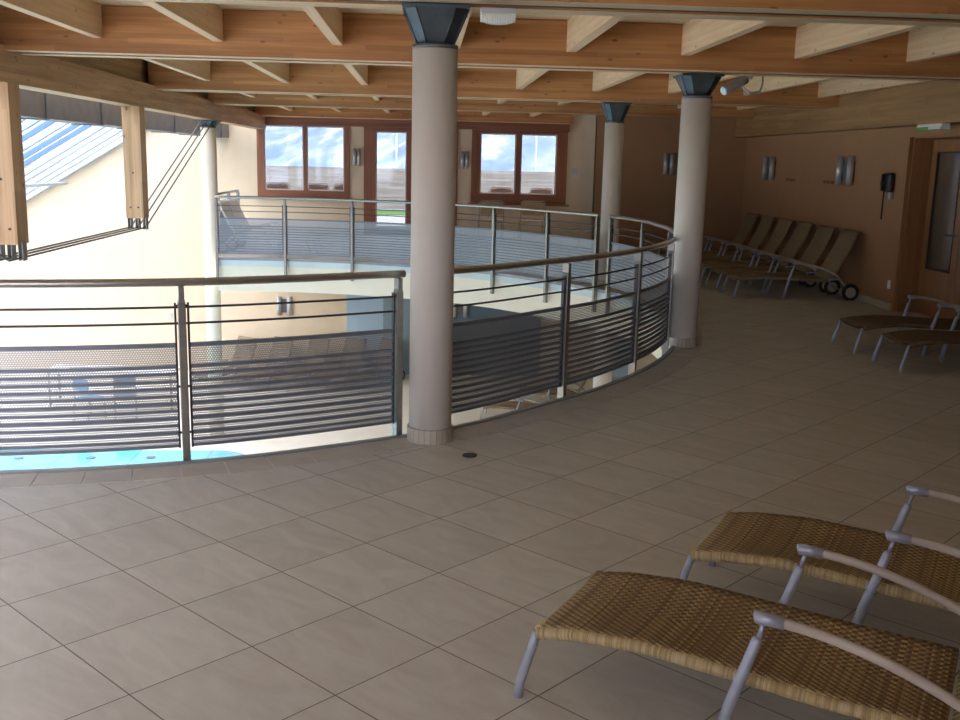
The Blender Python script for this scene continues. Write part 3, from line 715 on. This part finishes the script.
def lounger(label, loc, rz, weave, wrap, group, frame=None):
    frame = frame or M['frame']
    t = thing('lounger', label, 'lounger', loc, rz, group); W = .27
    bm = BM(); uv = bm.loops.layers.uv.new('UVMap')
    sheet(bm, [(1.25 * i / 20, prof(1.25 * i / 20)) for i in range(21)], W + .002, .010, .022, uv); link('seat', bm, weave, t)
    for s in (-1, 1):
        bm = BM(); uv = bm.loops.layers.uv.new('UVMap')
        tube(bm, [(1.25 * i / 20, s * W, prof(1.25 * i / 20) - .022) for i in range(21)], .021, 12, 0, uv); link('seat_edge', bm, wrap, t)
    bm = BM(); tube(bm, [(0, -W, .262), (-.004, -W * .5, .245), (-.004, W * .5, .245), (0, W, .262)], .014, 10); link('foot_rail', bm, wrap, t)
    # backrest
    top = (1.60, .94); bot = (1.26, .285)
    bm = BM(); uv = bm.loops.layers.uv.new('UVMap')
    path = [(bot[0] + (top[0] - bot[0]) * i / 12 + .03 * math.sin(PI * i / 12), bot[1] + (top[1] - bot[1]) * i / 12) for i in range(13)]
    path += [(top[0] + .03, top[1] + .012), (top[0] + .055, top[1] - .01)]
    sheet(bm, path, W + .012, .010, .0, uv); link('backrest', bm, weave, t)
    for s in (-1, 1):
        bm = BM(); uv = bm.loops.layers.uv.new('UVMap'); tube(bm, [(x + .012, s * W, z - .010) for x, z in path], .014, 10, 0, uv); link('backrest_edge', bm, wrap, t)
    for s in (-1, 1):
        bm = BM(); tube(bm, [(-.065, s * (W + .005), .0), (-.058, s * (W + .005), .06), (-.018, s * W, .20), (-.004, s * W, .255)], [.016, .016, .0155, .015], 14)
        o = link('foot_leg', bm, frame, t)
        bm = BM(); tube(bm, [(.615, s * (W + .045), 0), (.66, s * (W + .042), .2), (.725, s * (W + .04), .425), (.73, s * (W + .04), .44)], [.017, .0185, .0165, .012], 14)
        tube(bm, [(.73, s * (W + .04), .435), (.742, s * (W + .04), .49)], .008, 10); tube(bm, [(.67, s * W, .285), (.675, s * (W + .045), .285)], .012, 10)
        link('arm_leg', bm, frame, t)
        arm = [(.80 + .55 * i / 10, s * (W + .04), .500 - .025 * (i / 10) - .13 * (i / 10) ** 2) for i in range(11)]
        bm = BM(); tube(bm, [(.735, s * (W + .04), .502)] + arm, [.014] + [.0155] * 11, 12); a = link('armrest', bm, M['armwood'], t)
        bm = BM(); tube(bm, [(.715, s * (W + .04), .500), (.72, s * (W + .04), .5015), (.80, s * (W + .04), .500)], [.017, .02, .02], 14); link('arm_cap', bm, frame, a)
        bm = BM(); tube(bm, [(1.35, s * (W + .04), .345), (1.40, s * (W + .02), .30), (1.52, s * (W + .01), .16), (1.56, s * (W + .01), .115)], .013, 10); tube(bm, [(1.25, s * W, .275), (1.40, s * (W + .02), .29)], .013, 10); link('wheel_stay', bm, frame, t)
        bm = BM(); y = s * (W + .05)
        pts = [(1.56 + .095 * math.cos(2 * PI * k / 28), y, .11 + .095 * math.sin(2 * PI * k / 28)) for k in range(29)]; tube(bm, pts, .026, 8, caps=False); wl = link('wheel', bm, M['rubber'], t)
        bm = BM(); tube(bm, [(1.56, y - .012, .11), (1.56, y + .012, .11)], .082, 24); link('hub', bm, M['hub'], wl)
    bm = BM(); tube(bm, [(1.56, -W - .045, .11), (1.56, W + .045, .11)], .01, 8); link('axle', bm, frame, t)
    return t
l0 = lounger('rattan lounger nearest the viewer, at the bottom right corner', (.535, 3.345, 0), math.radians(-31.5), M['weave'], M['wrap'], 'brown rattan loungers in the foreground')
l1 = copy_tree(l0); l1.location = (1.24, 4.01, 0); l1.rotation_euler = (0, 0, math.radians(-32)); l1['label'] = 'rattan lounger behind the nearest one, at right edge of picture'
lt = lounger('tan lounger of the wall row nearest the doors, with visible wheel', (4.35, 13.93, 0), 0, M['weave_tan'], M['weave_tan'], 'tan loungers lined up against the right wall')
LL = ['second tan lounger of the wall row counted from the doors', 'third tan lounger of the wall row counted from the doors', 'fourth tan lounger of the wall row counted from the doors',
      'fifth tan lounger of the wall row counted from the doors', 'sixth tan lounger of the wall row, farthest from the doors']
for k, lab in enumerate(LL):
    c = copy_tree(lt); c.location = (4.36, 13.93 + .87 * (k + 1), 0); c['label'] = lab
M['weave_brown'] = weave_mat('dark_brown_weave', (.08, .05, .03), (.16, .10, .055), (.26, .18, .10))
ld = lounger('brown lounger before the double door, on the left of two', (4.33, 9.87, 0), 0, M['weave_brown'], M['weave_brown'], 'brown loungers before the double door')
c = copy_tree(ld); c.location = (4.36, 8.95, 0); c['label'] = 'brown lounger before the double door, nearer one cut by the picture edge'
# far gallery corner, folded loungers
lp = lounger('pale lounger in the far left gallery corner, beside the white column', (-2.15, 18.95, 0), PI - .1, M['pale_fabric'], M['pale_fabric'], 'pale loungers in the far left corner', M['white'])
c = copy_tree(lp); c.location = (-2.15, 19.8, 0); c['label'] = 'pale lounger in the far left corner, nearer the window wall'
# lower hall
lw = lounger('lower hall lounger at the end wall, behind the tall left column', (-4.95, 22.35, ZL), PI / 2 - .5, M['weave_tan'], M['weave_tan'], 'tan loungers along the lower end wall')
for k, lab in enumerate(['second lounger from the left at the lower end wall', 'third lounger from left at the lower end wall', 'fourth lounger from the left at the lower end wall, below the wall lamp', 'rightmost lounger at the lower end wall, beside pale blue paint']):
    c = copy_tree(lw); c.location = (-4.95 + .85 * (k + 1), 22.35, ZL); c['label'] = lab
for k, (x, y, lab) in enumerate([(1.30, 20.1, 'lower hall lounger seen under the railing right of near column'), (2.1, 21.5, 'lower hall lounger farther right, glimpsed under the railing')]):
    c = copy_tree(lw); c.location = (x, y, ZL); c.rotation_euler = (0, 0, -.25); c['label'] = lab; c['group'] = 'tan loungers seen below the railing'

# lower hall table and chairs
t = thing('table', 'long white-topped table in lower hall seen through the left railing', 'table', (-6.4, 20.7, ZL))
bm = BM(); box(bm, -1.3, -.35, .76, 1.3, .35, .80); link('tabletop', bm, M['white'], t, bevel=.005)
for sx in (-1, 1):
    for sy in (-1, 1):
        bm = BM(); tube(bm, [(sx * 1.22, sy * .28, 0), (sx * 1.22, sy * .28, .76)], .02, 10); link('leg', bm, M['steel'], t)
def low_chair(x, y, rz, seat, label):
    t = thing('stacking_chair', label, 'chair', (x, y, ZL), rz)
    bm = BM(); box(bm, -.21, -.2, .43, .21, .2, .455); link('seat', bm, seat, t, bevel=.01)
    bm = BM(); box(bm, -.2, .19, .62, .2, .215, .86); link('backrest', bm, seat, t, bevel=.01)
    for sx in (-1, 1):
        bm = BM(); tube(bm, [(sx * .2, -.19, 0), (sx * .2, -.18, .43)], .011, 8); link('leg', bm, M['steel'], t)
        bm = BM(); tube(bm, [(sx * .2, .24, 0), (sx * .2, .19, .43), (sx * .2, .21, .86)], .011, 8); link('leg', bm, M['steel'], t)
low_chair(-6.55, 19.6, 2.6, M['blueplastic'], 'blue chair in the lower hall before the white table')
low_chair(-5.95, 19.9, 3.4, M['slateblue'], 'dark slate chair in lower hall, right of the blue chair')

# ------------------------------------------------------------------ chairs by the window
def chair(label, loc, rz, mat, fr, H, group, wdt=.5):
    t = thing('chair', label, 'chair', loc, rz, group); w2 = wdt / 2
    bm = BM(); box(bm, -w2 + .02, -.22, .43, w2 - .02, .22, .455); link('seat', bm, mat, t, bevel=.01)
    bm = BM(); pts = []
    for k in range(9):
        v = -1 + k / 4; pts.append((v * (w2 - .025), .25 + .03 * (1 - v * v) + .04, H - .02 - .03 * v ** 4))
    low = [(p[0], p[1] - .05, .58) for p in pts]
    for a, b, c_, d in zip(pts, pts[1:], low[1:], low): prism(bm, [a, b, c_, d], (0, .015, 0))
    link('backrest', bm, mat, t)
    bm = BM(); tube(bm, [(-w2, .22, 0), (-w2, .23, .45), (-w2, .29, H - .06), (-w2 + .05, .30, H), (w2 - .05, .30, H), (w2, .29, H - .06), (w2, .23, .45), (w2, .22, 0)], .011, 8); link('back_frame', bm, fr, t)
    for s in (-1, 1):
        bm = BM(); tube(bm, [(s * w2, -.22, 0), (s * (w2 - .01), -.2, .43)], .011, 8); link('leg', bm, fr, t)
    return t
chair('tan chair with steel frame under right window, left one', (1.50, 23.45, 0), PI, M['tan_seat'], M['steel'], .90, 'tan chairs under the right window', .56)
chair('tan chair with steel frame under right window, right one', (2.46, 23.45, 0), PI, M['tan_seat'], M['steel'], .90, 'tan chairs under the right window', .56)
oc = [(-3.75, 'brown terrace chair behind left pane of the left window'), (-2.75, 'brown terrace chair behind right pane of left window'), (-2.05, 'brown terrace chair at right edge of the left window'),
      (1.92, 'brown terrace chair behind left pane of the right window'), (2.95, 'brown terrace chair behind right pane of the right window')]
for x, lab in oc: chair(lab, (x, 26.3, 0), PI, M['brownwood'], M['brownwood'], 1.12, 'brown chairs on the terrace', .58)

# ------------------------------------------------------------------ lamps and small wall things
def wall_lamp(label, loc, facing, group='twin-cylinder wall lamps', gap=.13, h=.40, r=.047):
    # facing: rotation about z so local -y points into the room
    t = thing('wall_lamp', label, 'wall lamp', loc, facing, group)
    bm = BM(); box(bm, -gap * .55, -.03, .06, gap * .55, 0, h - .06); link('bracket', bm, M['zinc'], t, bevel=.003)
    for s in (-1, 1):
        bm = BM(); tube(bm, [(s * gap / 2, -.06, 0), (s * gap / 2, -.06, h)], r, 20); link('cylinder', bm, M['lampmetal'], t)
    return t
wall_lamp('twin-cylinder lamp between left window and terrace door', (-1.635, WY, 1.60), 0, gap=.10, r=.04)
wall_lamp('twin-cylinder lamp between terrace door and right window', (.90, WY, 1.59), 0, gap=.10, r=.04)
wall_lamp('twin-cylinder lamp on shaded wall between the two right columns', (4.60, 19.3, 1.61), 0, gap=.12)
wall_lamp('twin-cylinder lamp on right wall, farther from the doors', (6.08, 17.75, 1.57), -PI / 2, gap=.36, r=.044)
wall_lamp('twin-cylinder lamp on right wall, nearer the doors', (6.08, 14.45, 1.57), -PI / 2, gap=.38, r=.046)
wall_lamp('twin-cylinder lamp on lower wall below the far gallery', (-3.37, WY, -1.97), 0, gap=.25, r=.06, h=.45)
wall_lamp('twin-cylinder lamp on slate blue lower wall, right of near column', (.85, WY - .04, -1.95), 0, gap=.28, r=.06, h=.45)
bm = BM(); box(bm, -.07, -.02, 0, .07, 0, .14); box(bm, -.04, -.028, .03, .04, -.018, .11)
o = link('light_switch', bm, M['lampmetal'], bevel=.004); o.location = (-6.1, WY, -2.1); tag(o, 'white square switch box on the lower beige wall', 'switch')
bm = BM(); box(bm, -.08, -.025, 0, .08, 0, .15); box(bm, -.05, -.035, .04, .05, -.02, .11)
o = link('thermostat', bm, M['lampmetal'], bevel=.004); o.location = (3.52, WY, 1.52); tag(o, 'small grey thermostat right of the right window', 'thermostat')
bm = BM(); box(bm, -.012, -.035, 0, 0, .035, .11); o = link('wall_socket', bm, M['white'], bevel=.003); o.location = (6.08, 12.82, .27); tag(o, 'small white socket low on right wall beside door recess', 'socket')
# wall device with cord
t = thing('wall_telephone', 'small black wall-mounted handset with hanging cord by the doors', 'telephone', (6.08, 13.05, 1.46))
bm = BM(); box(bm, -.09, -.11, .05, 0, .10, .30); link('body', bm, M['black'], t, bevel=.03)
bm = BM(); tube(bm, [(-.11, .02, .07), (-.12, .02, .17), (-.11, .02, .28)], .022, 12); link('handset', bm, M['black'], t)
bm = BM(); box(bm, -.05, -.09, -.04, -.01, -.03, .05); link('holder', bm, M['lampmetal'], t, bevel=.004)
bm = BM(); tube(bm, [(-.05, .09, .10), (-.05, .10, -.1), (-.045, .11, -.31)], .009, 8); link('cord', bm, M['black'], t)
# two small brown prints next to the wall lamps
for y, lab in ((16.75, 'small faint brown marking on right wall beside farther lamp'), (15.15, 'small faint brown marking on right wall beside nearer lamp')):
    bm = BM()
    for k in range(3):
        yo = -.15 + k * .15; tube(bm, [(-.004, yo - .035, .07), (-.004, yo - .035, .02), (-.004, yo, .05), (-.004, yo + .035, .02), (-.004, yo + .035, .07)], .004, 6)
    o = link('wall_marking', bm, M['sign']); o.location = (6.08, y, 1.55); tag(o, lab, 'marking', 'brown markings on the right wall')
bm = BM(); tube(bm, [(0, 0, 2.34), (-.01, 0, 2.22), (-.02, .02, 2.14), (-.05, .06, 2.12)], .007, 6); o = link('ceiling_hook', bm, M['darksteel'], loc=(6.0, 14.0, 2.12)); o.location = (6.0, 14.0, 2.12); tag(o, 'thin dark wire hook hanging from the right edge beam', 'hook')
# exit light
t = thing('exit_light', 'green and white exit light under the right beam, above the doors', 'exit light', (5.90, 11.75, 2.255))
bm = BM(); box(bm, -.05, -.30, .045, .05, .30, .08); link('housing', bm, M['white'], t, bevel=.005)
bm = BM(); box(bm, -.06, 0, .012, .06, .29, .045); link('green_panel', bm, M['exitgreen'] if 'exitgreen' in M else M['green'], t, bevel=.005)
bm = BM(); box(bm, -.06, -.29, .012, .06, 0, .045); link('white_panel', bm, M['lens'], t, bevel=.005)
# emergency lamp at top
t = thing('emergency_lamp', 'clear ribbed emergency lamp under nearest crossbeam beside near column', 'lamp', (.40, 6.06, 2.656))
bm = BM(); box(bm, -.10, -.045, -.028, .10, .045, 0); link('base_plate', bm, M['lampmetal'], t, bevel=.004)
bm = BM(); n = 14
for k in range(n):
    a = -1 + 2 * (k + .5) / n; wv = .010; hh = .055 * math.sqrt(max(.05, 1 - a * a * .55))
    tube(bm, [(a * .10, -.05, -.028), (a * .10, -.045, -.028 - hh * .8), (a * .10, 0, -.028 - hh), (a * .10, .045, -.028 - hh * .8), (a * .10, .05, -.028)], .0085, 6)
box(bm, -.10, -.045, -.07, .10, .045, -.028)
link('ribbed_diffuser', bm, M['lens'], t)
# spotlight on the back of second crossbeam
t = thing('spotlight', 'grey tubular spotlight with bent bracket beside the right column head', 'spotlight', (3.15, 10.25, 2.656))
bm = BM(); tube(bm, [(-.22, -.10, -.13), (-.20, -.095, -.12), (.02, 0, .0)], [.045, .05, .05], 20); link('lamp_body', bm, M['lampmetal'], t)
bm = BM(); tube(bm, [(-.225, -.102, -.133), (-.221, -.1, -.131)], .038, 20); link('lens', bm, M['lens'], t)
bm = BM(); tube(bm, [(-.03, -.02, -.03), (.0, -.05, -.10), (.07, -.06, -.14), (.16, -.05, -.12), (.19, -.03, -.04), (.19, -.03, .405)], .011, 8); link('bracket', bm, M['lampmetal'], t)
bm = BM(); tube(bm, [(.11, .0, .405), (.11, 0, .05), (.07, -.01, .0)], .011, 8); link('cable', bm, M['lampmetal'], t)
# small floor cover
bm = BM(); tube(bm, [(0, 0, 0), (0, 0, .006), (0, 0, .007)], [.045, .045, .038], 20); o = link('floor_cover', bm, M['darksteel']); o.location = (.29, 5.99, .001); tag(o, 'small round dark floor cover beside the near column', 'floor cover')

# ------------------------------------------------------------------ outside
bm = BM(); box(bm, -40, 24.5, -.3, 40, 33, -.02); tag(link('terrace', bm, M['terrace']), 'pale paved terrace outside the windows', 'terrace', None, 'structure')
bm = BM(); box(bm, -40, 33, -.3, 40, 36.2, 0); tag(link('lawn', bm, M['grass']), 'narrow strip of lawn before the terrace fence', 'lawn', None, 'structure')
t = thing('board_fence', 'weathered grey board fence at the end of the terrace', 'fence', (0, 36, 0))
for k in range(8):
    bm = BM(); box(bm, -22, 0, .02 + k * .178, 22, .04, .02 + k * .178 + .176); link('board', bm, M['greywood'], t)
for x in range(-21, 22, 3):
    bm = BM(); box(bm, x - .05, .04, 0, x + .05, .14, 1.42); link('fence_post', bm, M['greywood'], t)
for x, y, lab, h in ((3.95, 37, 'thin white pole seen through the right window', 8), (-1.1, 37.5, 'thin white pole seen through the terrace door', 8)):
    bm = BM(); tube(bm, [(0, 0, 0), (0, 0, h)], .035, 10); tube(bm, [(0, 0, h), (0, 0, h + .08)], .06, 10); o = link('flagpole', bm, M['white']); o.location = (x, y, 0); tag(o, lab, 'pole', 'white poles beyond the fence')
# mountains
from mathutils import noise
bm = BM(); nx, ny = 120, 40; grid = []
for j in range(ny + 1):
    row = []
    for i in range(nx + 1):
        x = -1600 + 3200 * i / nx; y = 300 + 2200 * j / ny
        h = (y - 300) * .34 + 150 * noise.fractal(Vector((x * .0022, y * .0022, 3)), 1.0, 2.0, 6) * min(1, (y - 300) / 400) - 40
        row.append(bm.verts.new((x, y, h)))
    grid.append(row)
for j in range(ny):
    for i in range(nx):
        f = bm.faces.new((grid[j][i], grid[j][i + 1], grid[j + 1][i + 1], grid[j + 1][i])); f.smooth = True
tag(link('mountain', bm, M['mountain']), 'haze-blue snow-streaked mountainside beyond the terrace', 'mountain', None, 'structure')
bm = BM(); box(bm, -1700, 36.3, -45, 1700, 320, -40); tag(link('valley', bm, M['grass']), 'valley floor beyond the terrace', 'ground', None, 'structure')

# unseen dark slope added to block low sky light from the left
bm = BM(); grid = []
for j in range(13):
    row = []
    for i in range(81):
        az = math.radians(-52 - 95 * i / 80); d = 60 + 38 * j
        rise = min(1, i / 8) * min(1, (80 - i) / 8)
        h = -6 + (d - 60) * .42 * rise + 10 * noise.fractal(Vector((math.sin(az) * d * .02, math.cos(az) * d * .02, 7)), 1.0, 2.0, 4) * rise
        row.append(bm.verts.new((math.sin(az) * d, math.cos(az) * d, h)))
    grid.append(row)
for j in range(12):
    for i in range(80):
        f = bm.faces.new((grid[j][i], grid[j][i + 1], grid[j + 1][i + 1], grid[j + 1][i])); f.smooth = True
tag(link('light_block_slope', bm, M['slope_dark']), 'unseen dark slope added left of the building to block low sky light', 'hill', None, 'structure')
